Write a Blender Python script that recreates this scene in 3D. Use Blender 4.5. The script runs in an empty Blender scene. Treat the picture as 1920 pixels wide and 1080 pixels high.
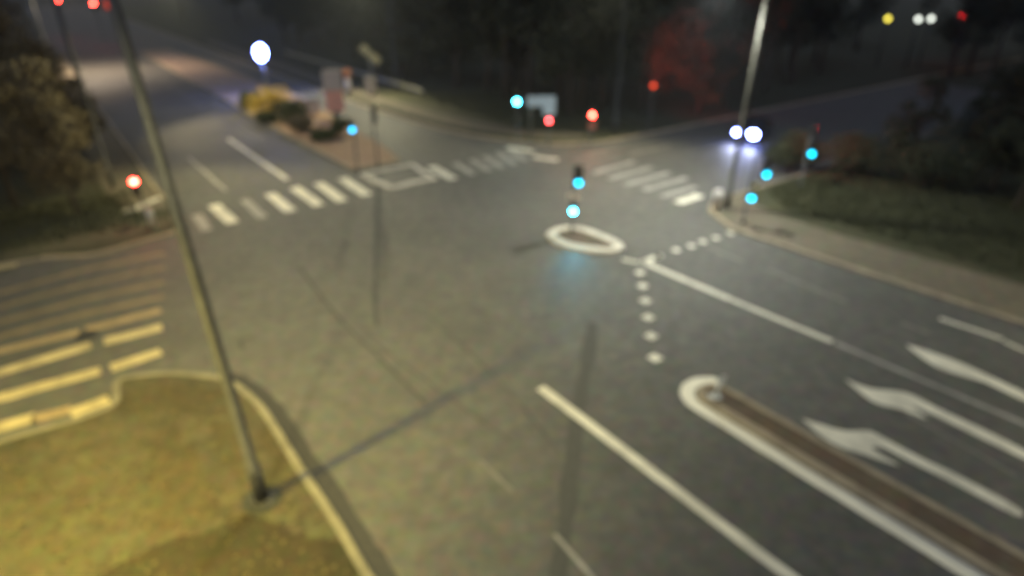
import bpy, bmesh, math, random
from mathutils import Vector, Matrix
from mathutils.geometry import tessellate_polygon
R = math.radians
scene = bpy.context.scene
COL = scene.collection

# ---------------------------------------------------------------- camera
CAM_H, FPX, PITCH = 11.0, 1150.0, 27.0
cam_d = bpy.data.cameras.new("camera")
cam = bpy.data.objects.new("camera", cam_d); COL.objects.link(cam)
cam.location = (0, 0, CAM_H)
cam.rotation_euler = (R(90 - PITCH), 0, 0)
cam_d.sensor_width = 36; cam_d.lens = 36 * FPX / 1920
cam_d.clip_start = 0.05; cam_d.clip_end = 1500
cam_d.dof.use_dof = True                     # the camera is focused too near: everything is soft
cam_d.dof.focus_distance = 1.0
cam_d.dof.aperture_fstop = 1.35
scene.camera = cam

# ---------------------------------------------------------------- night sky
w = bpy.data.worlds.new("World"); scene.world = w; w.use_nodes = True
nt = w.node_tree
sky = nt.nodes.new("ShaderNodeTexSky"); sky.sky_type = 'NISHITA'; sky.sun_disc = False
sky.sun_elevation = R(-1.0); sky.sun_rotation = R(140)
bg = nt.nodes["Background"]; bg.inputs[1].default_value = 0.14
nt.links.new(sky.outputs[0], bg.inputs[0])
night_fill_d = bpy.data.lights.new("night_fill", 'SUN'); night_fill_d.energy = 0.14; night_fill_d.angle = R(14); night_fill_d.color = (.38, .55, 1)  # added bluish sun lamp, an ambient fill that lifts the dark trees
night_fill = bpy.data.objects.new("night_fill", night_fill_d); COL.objects.link(night_fill); night_fill.rotation_euler = (R(35), R(-20), 0)

# ---------------------------------------------------------------- exposure
vs = scene.view_settings
vs.view_transform = 'Standard'; vs.look = 'None'; vs.gamma = 1; vs.use_curve_mapping = False
vs.exposure = 1.9
scene.cycles.use_denoising = True
scene.cycles.max_bounces = 5; scene.cycles.diffuse_bounces = 2; scene.cycles.glossy_bounces = 3
scene.cycles.sample_clamp_indirect = 3.0
scene.cycles.caustics_reflective = False; scene.cycles.caustics_refractive = False

# ---------------------------------------------------------------- survey helpers
_s, _c = math.sin(R(PITCH)), math.cos(R(PITCH))
def G(x, y, z=0.0):
    "point of the horizontal plane at height z under a survey mark of the 1920 x 1080 frame"
    u = (x - 960) / FPX; v = (y - 540) / FPX
    d = (u, _c - v * _s, -_s - v * _c); t = (z - CAM_H) / d[2]
    return Vector((d[0] * t, d[1] * t, z))
def HZ(p, y):
    "height above the foot p at which a vertical reaches row y of the frame"
    v = (y - 540) / FPX
    k = (-_s - v * _c) / (_c - v * _s)
    return CAM_H + p[1] * k
def W(a, b, z=0.0):
    "a runs along the main road away from the camera, b across it"
    return Vector((-.6 * a + .8 * b, .8 * a + .6 * b, z))
def AB(p): return (-.6 * p[0] + .8 * p[1], .8 * p[0] + .6 * p[1])
RNG = random.Random(7)
HAZE = .0005

# ---------------------------------------------------------------- materials
def principled(name):
    m = bpy.data.materials.new(name); m.use_nodes = True
    return m, m.node_tree, m.node_tree.nodes["Principled BSDF"]
def mat(name, col, rough=.6, metal=0., var=.25, scale=6., bump=0., col2=None, emit=None, estr=0.):
    m, t, b = principled(name)
    b.inputs["Roughness"].default_value = rough; b.inputs["Metallic"].default_value = metal
    tc = t.nodes.new("ShaderNodeTexCoord")
    n = t.nodes.new("ShaderNodeTexNoise"); n.inputs["Scale"].default_value = scale
    n.inputs["Detail"].default_value = 6; n.inputs["Roughness"].default_value = .65
    t.links.new(tc.outputs["Object"], n.inputs["Vector"])
    r = t.nodes.new("ShaderNodeValToRGB")
    c2 = col2 or tuple(c * (1 - var) for c in col)
    c1 = tuple(min(1, c * (1 + var)) for c in col)
    r.color_ramp.elements[0].position = .32; r.color_ramp.elements[1].position = .68
    r.color_ramp.elements[0].color = (*c2, 1); r.color_ramp.elements[1].color = (*c1, 1)
    t.links.new(n.outputs["Fac"], r.inputs[0]); t.links.new(r.outputs[0], b.inputs["Base Color"])
    if bump:
        bp = t.nodes.new("ShaderNodeBump"); bp.inputs["Strength"].default_value = bump; bp.inputs["Distance"].default_value = .02
        n2 = t.nodes.new("ShaderNodeTexNoise"); n2.inputs["Scale"].default_value = scale * 8; n2.inputs["Detail"].default_value = 3
        t.links.new(tc.outputs["Object"], n2.inputs["Vector"]); t.links.new(n2.outputs["Fac"], bp.inputs["Height"])
        t.links.new(bp.outputs[0], b.inputs["Normal"])
    if emit:
        b.inputs["Emission Color"].default_value = (*emit, 1); b.inputs["Emission Strength"].default_value = estr
    return m

def ground_mat(name, base, patch, wear, rough=.5, s1=.35, s2=3.0, bump=.3, spots=.0, spec=.4):
    "large surface: two drifting tones, grain, and worn patches"
    m, t, b = principled(name)
    N, L = t.nodes, t.links
    tc = N.new("ShaderNodeTexCoord")
    def ns(scale, det, rg=.6, vec=None):
        n = N.new("ShaderNodeTexNoise"); n.inputs["Scale"].default_value = scale
        n.inputs["Detail"].default_value = det; n.inputs["Roughness"].default_value = rg
        L.new(vec or tc.outputs["Object"], n.inputs["Vector"]); return n
    def ramp(src, p0, p1, c0, c1):
        r = N.new("ShaderNodeValToRGB"); e = r.color_ramp.elements
        e[0].position, e[1].position = p0, p1; e[0].color = (*c0, 1); e[1].color = (*c1, 1)
        L.new(src, r.inputs[0]); return r
    def mix(f, a, bb, mode='MIX'):
        x = N.new("ShaderNodeMix"); x.data_type = 'RGBA'; x.blend_type = mode
        if isinstance(f, float): x.inputs[0].default_value = f
        else: L.new(f, x.inputs[0])
        L.new(a, x.inputs[6]); L.new(bb, x.inputs[7]); return x.outputs[2]
    big = ramp(ns(s1, 5).outputs["Fac"], .35, .65, base, patch)
    mid = ramp(ns(s2, 5, .7).outputs["Fac"], .3, .72, (.80, .80, .80), (1.18, 1.17, 1.14))
    c = mix(1.0, big.outputs[0], mid.outputs[0], 'MULTIPLY')
    # chips of other stone
    hue = ns(3.2, 4, .7).outputs["Color"]
    hv = N.new("ShaderNodeHueSaturation"); hv.inputs["Saturation"].default_value = .8; hv.inputs["Value"].default_value = 1.0
    L.new(hue, hv.inputs["Color"])
    g = N.new("ShaderNodeMix"); g.data_type = 'RGBA'; g.blend_type = 'OVERLAY'; g.inputs[0].default_value = .62
    L.new(c, g.inputs[6]); L.new(hv.outputs[0], g.inputs[7]); c = g.outputs[2]
    wr = ramp(ns(s1 * 2.3, 7, .7).outputs["Fac"], .52, .66, (0, 0, 0), (1, 1, 1))
    wc = N.new("ShaderNodeRGB"); wc.outputs[0].default_value = (*wear, 1)
    mf = N.new("ShaderNodeMath"); mf.operation = 'MULTIPLY'; mf.inputs[1].default_value = .6 if spots == 0 else spots
    L.new(wr.outputs[0], mf.inputs[0])
    c = mix(mf.outputs[0], c, wc.outputs[0])
    b.inputs["Specular IOR Level"].default_value = spec
    L.new(c, b.inputs["Base Color"]); b.inputs["Roughness"].default_value = rough
    rr = ramp(ns(s2 * 1.7, 4).outputs["Fac"], .3, .7, (rough - .1,) * 3, (min(1, rough + .15),) * 3)
    L.new(rr.outputs[0], b.inputs["Roughness"])
    bp = N.new("ShaderNodeBump"); bp.inputs["Strength"].default_value = bump; bp.inputs["Distance"].default_value = .01
    L.new(ns(60, 3).outputs["Fac"], bp.inputs["Height"]); L.new(bp.outputs[0], b.inputs["Normal"])
    return m
def glow(name, col, strength):
    m, t, b = principled(name)
    b.inputs["Base Color"].default_value = (.05, .05, .05, 1)
    b.inputs["Emission Color"].default_value = (*col, 1); b.inputs["Emission Strength"].default_value = strength
    return m

M = dict(
    duskpole=mat("unlit_grey_pole", (.035, .040, .038), .8, var=.2),
    asphalt=ground_mat("asphalt", (.092, .089, .078), (.112, .107, .094), (.075, .074, .068), rough=.66, s1=.16, s2=1.6, spec=.35),
    soil=ground_mat("soil_and_grass", (.035, .045, .018), (.055, .05, .025), (.03, .03, .02), rough=.95, s1=.25, s2=2.2),
    grass=ground_mat("verge_grass", (.036, .038, .016), (.052, .050, .022), (.07, .055, .03), rough=.95, s1=.3, s2=2.5),
    paving=ground_mat("pavement_surface", (.062, .056, .029), (.092, .080, .042), (.044, .038, .019), rough=.8, s1=.5, s2=3.0, spots=.8),
    tanpath=ground_mat("gravelly_path", (.115, .100, .068), (.145, .118, .082), (.09, .085, .05), rough=.85, s1=.3, s2=2.2),
    dirt=ground_mat("trodden_earth", (.060, .050, .023), (.082, .068, .033), (.050, .041, .020), rough=.95, s1=.6, s2=3),
    dirtdark=ground_mat("dark_bare_soil", (.034, .028, .013), (.050, .041, .019), (.028, .023, .012), rough=.95, s1=.6, s2=3),
    medfill=ground_mat("median_paving", (.105, .074, .048), (.130, .095, .062), (.08, .06, .045), rough=.85, s1=.5, s2=3),
    redfill=ground_mat("reddish_median_paving", (.36, .225, .13), (.42, .27, .16), (.20, .17, .08), rough=.85, s1=.35, s2=2),
    pinkpave=ground_mat("pinkish_paving", (.30, .215, .16), (.36, .26, .19), (.24, .17, .12), rough=.85, s1=.2, s2=1.5),
    kerb=mat("pale_kerbstone", (.62, .57, .47), .75, var=.22, scale=1.3),
    kerbgrey=mat("grey_kerbstone", (.21, .19, .13), .8, var=.28, scale=1.5),
    kerbtan=mat("tan_kerbstone", (.30, .245, .165), .8, var=.25, scale=1.5),
    paint=mat("road_paint", (.66, .62, .50), .6, var=.22, scale=1.1),
    freshpaint=mat("fresh_white_paint", (.80, .75, .60), .55, var=.10, scale=.9),
    paintworn=mat("worn_road_paint", (.29, .275, .24), .65, var=.3, scale=1.6),
    paintyel=mat("worn_zebra_paint", (.47, .385, .20), .65, var=.34, scale=1.7),
    paintfaint=mat("rubbed_off_paint", (.165, .155, .13), .65, var=.2, scale=2),
    brownwear=mat("brown_worn_stripe", (.34, .25, .13), .7, var=.3, scale=1.4),
    tar=mat("dark_streak", (.045, .045, .045), .45, var=.3, scale=3),
    galv=mat("galvanised_steel", (.20, .215, .20), .5, .5, var=.2, scale=3),
    galvdark=mat("weathered_steel", (.060, .060, .062), .65, .2, var=.25, scale=3),
    postpale=mat("pale_painted_steel", (.060, .057, .042), .55, .1, var=.15, scale=2),
    black=mat("black_signal_housing", (.012, .012, .013), .5, var=.3),
    darkmetal=mat("dark_painted_metal", (.03, .032, .032), .5, .3),
    white=mat("white_enamel", (.62, .64, .62), .5, var=.08),
    bluish=mat("blue_grey_sign_face", (.52, .66, .74), .5, var=.1),
    pink=mat("pinkish_panel", (.80, .42, .33), .6, var=.12, scale=1.2),
    greyp=mat("pale_grey_panel", (.55, .50, .45), .6, var=.12, scale=1.2),
    yellowsign=mat("dull_yellow_sign_face", (.42, .40, .20), .6, var=.12),
    orange=mat("orange_lamp_housing", (.50, .22, .08), .6),
    lensoff=mat("unlit_lens", (.04, .035, .03), .2),
    bark=mat("bark", (.075, .06, .045), .9, var=.35, scale=5, bump=.5),
    carpaint=mat("dark_car_paint", (.03, .032, .04), .25, .4),
    glass=mat("dark_car_glass", (.01, .01, .012), .08),
    tyre=mat("rubber", (.015, .015, .015), .85),
    rail=mat("guardrail_steel", (.30, .29, .20), .5, .2, var=.2, scale=2),
    iron=mat("cast_iron_cover", (.02, .02, .02), .6),
    lamphousing=mat("lantern_housing", (.12, .12, .12), .5, .4),
    green_on=glow("green_lens_lit", (0.0, .50, .85), 3.4),
    green_hot=glow("bright_green_lens_lit", (.04, .60, .88), 24),
    green_dim=glow("soft_green_lens_lit", (0.0, .42, .90), 2.4),
    red_on=glow("red_lens_lit", (1.0, .06, .06), 10),
    red_hot=glow("bright_red_lens_lit", (1.0, .022, .014), 62),
    red_far=glow("distant_red_lens_lit", (1.0, .03, .02), 35),
    red_mid=glow("soft_red_lens_lit", (1.0, .02, .03), 12),
    red_dim=glow("dim_red_lens_lit", (.55, .04, .01), 1.1),
    white_hot=glow("cold_white_lamp_lit", (.14, .22, 1.0), 34),
    head_on=glow("headlamp_lit", (.20, .28, 1.0), 24),
    lamp_white=glow("far_white_lamp_lit", (.80, .85, .75), 1.1),
    lamp_yellow=glow("far_yellow_lamp_lit", (.60, .50, .06), 1.9),
    lamp_warm=glow("street_lamp_glass_lit", (1, .85, .55), 12),
)
def leafmat(name, c1, c2):
    m, t, b = principled(name)
    b.inputs["Roughness"].default_value = .75
    g = t.nodes.new("ShaderNodeNewGeometry"); r = t.nodes.new("ShaderNodeValToRGB")
    r.color_ramp.elements[0].color = (*c1, 1); r.color_ramp.elements[1].color = (*c2, 1)
    t.links.new(g.outputs["Random Per Island"], r.inputs[0]); t.links.new(r.outputs[0], b.inputs["Base Color"])
    return m
M["leafdark"] = leafmat("dark_leaves", (.022, .030, .012), (.060, .062, .022))
M["leafolive"] = leafmat("olive_leaves", (.085, .072, .040), (.23, .18, .085))
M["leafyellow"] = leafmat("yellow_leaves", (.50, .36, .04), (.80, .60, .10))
M["leafgreen"] = leafmat("green_leaves", (.030, .042, .012), (.10, .12, .02))

# ---------------------------------------------------------------- mesh helpers
def link(name, bm, material, parent=None, smooth=False):
    me = bpy.data.meshes.new(name); bm.to_mesh(me); bm.free()
    for m in (material if isinstance(material, (list, tuple)) else [material]): me.materials.append(m)
    if smooth:
        for p in me.polygons: p.use_smooth = True
    o = bpy.data.objects.new(name, me); COL.objects.link(o)
    if parent: o.parent = parent
    return o
def structure(o, label=None):
    o["kind"] = "structure"
    if label: o["label"] = label
    return o
def thing(name, label, cat, loc=(0, 0, 0), rz=0., group=None):
    o = bpy.data.objects.new(name, None); COL.objects.link(o)
    o.empty_display_size = .3
    o.location = loc; o.rotation_euler = (0, 0, rz); o["label"] = label; o["category"] = cat
    if group: o["group"] = group
    return o
def tag(o, label, cat, group=None):
    o["label"] = label; o["category"] = cat
    if group: o["group"] = group
    return o
def box(bm, c, s, rot=None, mi=0, bevel=0.):
    mtx = Matrix.Translation(Vector(c)) @ (rot.to_4x4() if rot else Matrix()) @ Matrix.Diagonal((*s, 1))
    g = bmesh.ops.create_cube(bm, size=1, matrix=mtx)
    fs = {f for v in g["verts"] for f in v.link_faces}
    for f in fs: f.material_index = mi
    if bevel:
        es = {e for f in fs for e in f.edges}
        bmesh.ops.bevel(bm, geom=list(es), offset=bevel, segments=2, affect='EDGES')
def tube(bm, pts, rads, seg=12, cap=True):
    pts = [Vector(p) for p in pts]
    if not hasattr(rads, '__len__'): rads = [rads] * len(pts)
    rings = []
    for i, p in enumerate(pts):
        d = (pts[min(i + 1, len(pts) - 1)] - pts[max(i - 1, 0)]).normalized()
        up = Vector((0, 0, 1)) if abs(d.z) < .95 else Vector((1, 0, 0))
        x = d.cross(up).normalized(); y = d.cross(x).normalized()
        rings.append([bm.verts.new(p + (x * math.cos(2 * math.pi * k / seg) + y * math.sin(2 * math.pi * k / seg)) * rads[i]) for k in range(seg)])
    for a, b in zip(rings, rings[1:]):
        for k in range(seg): bm.faces.new((a[k], a[(k + 1) % seg], b[(k + 1) % seg], b[k]))
    if cap:
        bm.faces.new(rings[0]); bm.faces.new(rings[-1])
    bmesh.ops.recalc_face_normals(bm, faces=bm.faces[:])
def poly_faces(bm, pts, z):
    vs_ = [bm.verts.new((p[0], p[1], z)) for p in pts]
    for tri in tessellate_polygon([[Vector((p[0], p[1], 0)) for p in pts]]):
        try: f = bm.faces.new([vs_[i] for i in tri])
        except ValueError: continue
        f.normal_update()
        if f.normal.z < 0: f.normal_flip()
    return vs_
def prism(bm, pts, z0, z1):
    ar = sum(pts[i][0] * pts[(i + 1) % len(pts)][1] - pts[(i + 1) % len(pts)][0] * pts[i][1] for i in range(len(pts)))
    if ar < 0: pts = pts[::-1]
    hi = poly_faces(bm, pts, z1); n = len(pts)
    lo = [bm.verts.new((p[0], p[1], z0)) for p in pts]
    for i in range(n): bm.faces.new((lo[i], lo[(i + 1) % n], hi[(i + 1) % n], hi[i]))
    return
def sheet(bm, pts, z):
    poly_faces(bm, pts, z)
def smooth_line(pts, n=6):
    P = [Vector(p) for p in pts]; out = []
    for i in range(len(P) - 1):
        p0 = P[max(i - 1, 0)]; p1 = P[i]; p2 = P[i + 1]; p3 = P[min(i + 2, len(P) - 1)]
        for k in range(n):
            t = k / n
            out.append(.5 * ((2 * p1) + (-p0 + p2) * t + (2 * p0 - 5 * p1 + 4 * p2 - p3) * t * t + (-p0 + 3 * p1 - 3 * p2 + p3) * t ** 3))
    out.append(P[-1]); return out
def offset_line(pts, w, closed=False):
    "points at distance w to the left of the line"
    out = []; n = len(pts)
    for i, p in enumerate(pts):
        if closed: a, b = pts[i - 1], pts[(i + 1) % n]
        else: a, b = pts[max(i - 1, 0)], pts[min(i + 1, n - 1)]
        d = (Vector(b) - Vector(a)); d.z = 0; d.normalize()
        out.append(Vector((p[0] - d.y * w, p[1] + d.x * w, 0)))
    return out
def kerb_run(bm, pts, w, z0, z1, closed=False):
    "kerbstones along a line, on its left side, with a rounded arris"
    r = .03
    prof = [(0, z0), (0, z1 - r), (r, z1), (w, z1), (w, z0)]
    rows = []
    for off, z in prof:
        l = offset_line(pts, off, closed); rows.append([bm.verts.new((q.x, q.y, z)) for q in l])
    n = len(pts)
    for a, b in zip(rows, rows[1:]):
        for i in range(n if closed else n - 1):
            j = (i + 1) % n; bm.faces.new((a[i], a[j], b[j], b[i]))
    if not closed:
        bm.faces.new([r_[0] for r_ in rows]); bm.faces.new([r_[-1] for r_ in rows])
    bmesh.ops.recalc_face_normals(bm, faces=bm.faces[:])
def strip_pts(pts, w):
    a = offset_line(pts, w / 2); b = offset_line(pts, -w / 2)
    return a + b[::-1]
def strip(bm, pts, w, z, w2=None, rag=0.):
    "painted band of width w; rag roughens its edges a little"
    L_ = []
    for p, q in zip(pts, pts[1:]):
        p, q = Vector(p), Vector(q); n = max(1, int((q - p).length / .5))
        L_ += [p.lerp(q, k / n) for k in range(n)]
    L_.append(Vector(pts[-1])); n = len(L_)
    A_ = offset_line(L_, .5); rows = []
    for i, (p, q) in enumerate(zip(L_, A_)):
        d = Vector((q.x - p.x, q.y - p.y, 0)) * 2
        ww = w + ((w2 - w) * i / (n - 1) if w2 else 0)
        j1 = 1 + RNG.uniform(-rag, rag); j2 = 1 + RNG.uniform(-rag, rag)
        rows.append((bm.verts.new((p.x + d.x * ww / 2 * j1, p.y + d.y * ww / 2 * j1, z)), bm.verts.new((p.x - d.x * ww / 2 * j2, p.y - d.y * ww / 2 * j2, z))))
    for (a, b), (c, d) in zip(rows, rows[1:]):
        f = bm.faces.new((a, b, d, c)); f.normal_update()
        if f.normal.z < 0: f.normal_flip()
def px(*ps): return [G(x, y) for x, y in ps]

# ================================================================ GROUND
bm = bmesh.new()
bmesh.ops.create_grid(bm, x_segments=60, y_segments=60, size=600, matrix=Matrix.Translation((0, 200, -.06)))
structure(link("ground", bm, M["soil"]))
# carriageways: one flat sheet, a cross of two roads with wide mouths
bm = bmesh.new()
cross = [W(-40, 2.0), W(8, 1.0), W(15, -8), W(15, -80), W(32.2, -80), W(32.6, 3.0), W(60, 4.0), W(330, 5.5),
         W(330, 30), W(70, 27.5), W(45, 27), W(32.6, 30), W(32.4, 82), W(18.4, 82), W(18.2, 28), W(-40, 25.6)]
sheet(bm, cross, 0.0)
structure(link("road", bm, M["asphalt"]))

# ---------------- near corner pavement
kc = smooth_line([W(-20, 2.9), W(0, 2.9), W(5.5, 2.9), G(700, 1080), G(640, 980), G(560, 862), G(503, 772), G(462, 733), G(428, 713), G(375, 704), G(320, 701), G(262, 706), G(226, 713), G(213, 724), G(211, 745), G(206, 764), G(150, 786), G(80, 806), G(0, 830), W(18.1, -5), W(17.9, -9), W(17.8, -20), W(17.6, -70)], 5)
bm = bmesh.new()
prism(bm, offset_line(kc, .22) + [W(-20, -70)], -.05, .11)
structure(link("pavement", bm, M["paving"]), "sandy yellow pavement at the near corner around the lamp post")
bm = bmesh.new(); kerb_run(bm, kc, .22, -.04, .125)
structure(link("kerb", bm, M["kerbgrey"]), "curved kerb round the near pavement corner")
def flat(name, pts, m, z, label=None, sm=True, jit=0.):
    P = [Vector(p) for p in pts]
    if sm: P = smooth_line(P + [P[0]], 9)[:-1]
    if jit: P = [p + Vector((RNG.uniform(-jit, jit), RNG.uniform(-jit, jit), 0)) for p in P]
    b_ = bmesh.new(); sheet(b_, P, z); return structure(link(name, b_, m), label)
Z1 = .114
def pz(*ps): return [G(x, y, .11) for x, y in ps]
flat("dirt_patch", pz((642, 1014), (600, 1006), (545, 992), (492, 974), (455, 972), (410, 990), (345, 1005), (280, 1030), (215, 1062), (170, 1110), (160, 1200), (690, 1200), (676, 1080)), M["dirtdark"], Z1, "darker trodden earth across the bottom of the near pavement", jit=.12)
flat("dirt_patch", pz((452, 962), (420, 945), (384, 900), (356, 842), (324, 806), (292, 812), (280, 860), (286, 920), (300, 985), (350, 990), (410, 978)), M["dirt"], Z1 + .0015, "brown lobe of worn earth left of the lamp post foot", jit=.12)
flat("dirt_patch", pz((222, 745), (262, 728), (340, 722), (400, 728), (432, 742), (400, 752), (372, 775), (330, 768), (275, 778), (225, 768)), M["dirt"], Z1, "dark earth patch just inside the curved kerb", jit=.09)
flat("dirt_patch", pz((395, 790), (440, 800), (448, 860), (460, 910), (436, 888), (405, 835)), M["dirt"], Z1, "dark earth patch left of the lamp post", jit=.09)
flat("dirt_patch", pz((490, 800), (512, 810), (545, 868), (532, 885), (505, 858), (486, 822)), M["dirt"], Z1, "dark earth patch between lamp post and kerb", jit=.07)

# ---------------- left far corner pavement
k2 = smooth_line([W(120, 4.6), W(60, 4.3), W(46, 4.2), W(40, 4.1), W(36, 4.3), G(330, 412), G(341, 426), G(325, 440), G(260, 458), G(190, 478), G(130, 487), G(78, 490), W(31.8, -4), W(31.8, -8), W(31.8, -20), W(31.7, -80)], 5)
bm = bmesh.new(); prism(bm, offset_line(k2, -.2) + [W(120, -80)], -.05, .09)
structure(link("pavement", bm, M["grass"]), "dim verge on the far left corner below the trees")
bm = bmesh.new(); kerb_run(bm, k2[::-1], .2, -.04, .12)
structure(link("kerb", bm, M["kerbtan"]), "kerb round the far left corner under the red signal")
flat("footpath", [W(32.3, 3.2), W(33.6, 3.6), W(34.2, 2), W(33.8, -2), W(33.4, -8), W(33.2, -30), W(32.2, -30), W(32.2, -6), W(32.1, 0)], M["paving"], .096, "narrow footpath along the far left kerb")
flat("footpath", [W(35.5, 4.0), W(40, 3.85), W(60, 4.0), W(120, 4.3), W(120, 2.0), W(60, 1.8), W(40, 1.6), W(35.8, 2.2)], M["tanpath"], .0975, "dim footpath between the left road kerb and the trees", sm=False)
bm = bmesh.new()
strip(bm, [G(238, 398, .1), G(300, 370, .1)], .45, .101)
structure(link("kerb_ramp", bm, M["kerb"]), "short pale strip behind the far left kerb")
bm = bmesh.new(); strip(bm, [G(75, 483, .1), G(158, 478, .1)], .28, .105)
strip(bm, [G(-20, 507, .1), G(32, 496, .1)], .30, .105)
structure(link("tactile_strip", bm, M["paintyel"]), "yellowish strips on the far left kerb top")

# ---------------- right verge (south-east corner)
k3 = smooth_line([W(-40, 25.8), W(0, 25.6), W(4, 25.55), W(10, 25.3), W(15, 25.2), G(1378, 436), G(1345, 412), G(1328, 393), W(18.9, 28.3), W(18.9, 33), W(18.8, 50), W(18.6, 160)], 5)
bm = bmesh.new(); prism(bm, offset_line(k3, -.2) + [W(-40, 160)], -.05, .09)
structure(link("verge", bm, M["grass"]), "dark grass beyond the right hand pavement")
bm = bmesh.new(); kerb_run(bm, k3[::-1], .2, -.04, .12)
structure(link("kerb", bm, M["kerbtan"]), "tan kerb along the right side of the road")
path = [W(-40, 29.4), W(0, 29.3), W(8, 28.9), W(14, 28.6), W(17.8, 29.4), W(18.6, 30.6)]
path2 = [p for p in offset_line(k3, -.21) if AB(p)[0] > -40 and AB(p)[1] < 29.5]
flat("footpath", smooth_line(path, 4) + path2[::-1], M["tanpath"], .096, "tan footpath between right hand kerb and grass", sm=False)
bm = bmesh.new()
for i, (q, r_) in enumerate([((1490, 372), .5), ((1510, 378), .35), ((1575, 388), .45), ((1550, 380), .3)]):
    c_ = G(*q)
    pts = [c_ + Vector((math.cos(t) * r_ * RNG.uniform(.7, 1.4), math.sin(t) * r_ * RNG.uniform(.7, 1.2), 0)) for t in [k * math.pi / 5 for k in range(10)]]
    sheet(bm, pts, .1 + .001 * i)
structure(link("bare_patch", bm, M["paving"]), "bare pale patches in the dark grass on the right")

# ---------------- far side of the crossing road and right of the main road
k4 = smooth_line([W(330, 27.2), W(120, 25.0), W(70, 24.2), W(50, 24.4), W(42, 25.2), W(36.2, 27.2), W(33, 30.2), W(31.8, 36), W(31.8, 60), W(31.8, 160)], 6)
bm = bmesh.new(); prism(bm, offset_line(k4, .2) + [W(330, 160)], -.05, .09)
structure(link("verge", bm, M["grass"]), "dark verge under the trees across the junction")
bm = bmesh.new(); kerb_run(bm, k4, .35, -.04, .12)
structure(link("kerb", bm, M["kerbtan"]), "kerb of the far verge across the junction")
flat("footpath", [W(130, 27.4), W(70, 26.0), W(50, 26.0), W(42, 26.8), W(37, 28.8), W(34, 31.6), W(35, 33.2), W(39, 30.2), W(50, 28.2), W(70, 28.0), W(130, 29.4)], M["tanpath"], .096, "tan footpath beyond the far kerb")

# ---------------- islands and medians
def island(name, pts, fill, label, w=.3, h=.14, km="kerb", fz=.115):
    P = [Vector(p) for p in pts]
    ar = sum(P[i].x * P[(i + 1) % len(P)].y - P[(i + 1) % len(P)].x * P[i].y for i in range(len(P)))
    if ar < 0: P = P[::-1]
    t = structure(thing(name, label, "traffic island")); del t["category"]
    inner = offset_line(P, w, True)
    b1 = bmesh.new(); prism(b1, inner, -.02, fz); link("island_paving", b1, fill, t)
    b2 = bmesh.new(); kerb_run(b2, P, w, -.02, h, True); link("kerb_ring", b2, M[km], t)
    return t
ip = smooth_line(px((1024, 441), (1044, 431), (1072, 428), (1102, 433), (1136, 446), (1164, 459), (1168, 469), (1150, 476), (1108, 474), (1062, 466), (1034, 454), (1024, 441)), 4)[:-1]
island("traffic_island", ip, M["medfill"], "small lens shaped traffic island in the middle of the junction", w=.42)
nose = [W(8.35 - .52 * (1 - math.cos(t)) if False else 8.05 + .55 * math.sin(t), 13.50 - .55 * math.cos(t)) for t in [k * math.pi / 10 for k in range(11)]]
mp = [W(-38, 12.92), W(-20, 12.92), W(-8, 12.93), W(0, 12.94), W(4, 12.94)] + nose + [W(4, 14.06), W(0, 14.08), W(-8, 14.10), W(-20, 14.2), W(-38, 14.2)]
island("median", mp, M["medfill"], "long narrow median with thick pale kerb on the near right", w=.22, km="kerbtan")
lm = [W(36.6, 14.55), W(36.3, 15.2), W(36.2, 17.6), W(36.8, 18.3), W(40, 19.0), W(50, 20.0), W(62, 21.2), W(90, 20.6), W(120, 19.4), W(120, 15.0), W(90, 14.9), W(70, 14.7), W(60, 14.6), W(48, 14.5)]
island("median", lm, M["redfill"], "reddish planted median between the two far carriageways", w=.25, km="kerbtan")
flat("median_footway", [W(57, 15.0), W(57, 16.4), W(64, 19.6), W(80, 20.2), W(116, 19.2), W(116, 15.4), W(88, 15.2), W(70, 15.0)], M["pinkpave"], .121, "pinkish paved strip on the far median beyond the bushes", sm=False)
rp = px((672, 329), (722, 318), (776, 309), (796, 322), (820, 336), (778, 345), (733, 356), (700, 343))
island("refuge_island", rp, M["asphalt"], "white edged pedestrian refuge at the tip of the far median", w=.42, h=.1, fz=.03)

# ================================================================ ROAD MARKINGS (4 mm above the road)
ZP = .004
def mark(name, segs, m, label, rag=.06, z=.004):
    b_ = bmesh.new()
    for s_ in segs: strip(b_, s_[0], s_[1], z, *(s_[2:] if len(s_) > 2 else ()), rag=rag)
    return structure(link(name, b_, m), label)
mark("lane_line", [([W(11.5, 9.7), W(3, 9.68), W(-30, 9.6)], .30)], M["paint"], "long solid white line left of the near median")
mark("lane_line", [([W(-38, 12.70), W(-8, 12.71), W(4, 12.72), W(8.0, 12.73)] + [W(8.1 + .78 * math.sin(t), 13.5 - .78 * math.cos(t)) for t in [k * math.pi / 12 for k in range(1, 11)]], .42)], M["freshpaint"], "thick white edge line wrapping the near side and nose of the near median")
mark("lane_line", [([W(15.9, 18.95), W(11.5, 19.05)], .30), ([W(16.6, 18.45), W(15.9, 18.75)], .2)], M["paint"], "solid white line running from the central traffic island")
mark("lane_line", [([W(11.45, 19.05), W(7.6, 19.2)], .24)], M["paint"], "worn end of the line from the central traffic island")
mark("lane_line", [([W(7.5, 19.2), W(2, 19.3), W(-20, 19.4)], .18)], M["paintworn"], "almost rubbed off line between the arrow lanes")
mark("lane_line", [(px((1325, 462), (1390, 490)), .16), (px((1440, 505), (1590, 568)), .17), (px((1690, 605), (1740, 625)), .17)], M["paintfaint"], "faint dashed line near the right hand kerb")
mark("lane_line", [(px((1762, 597), (1880, 636)), .20), (px((1882, 640), (2050, 715)), .15)], M["paint"], "bright dash close to the right edge by the kerb")
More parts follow.
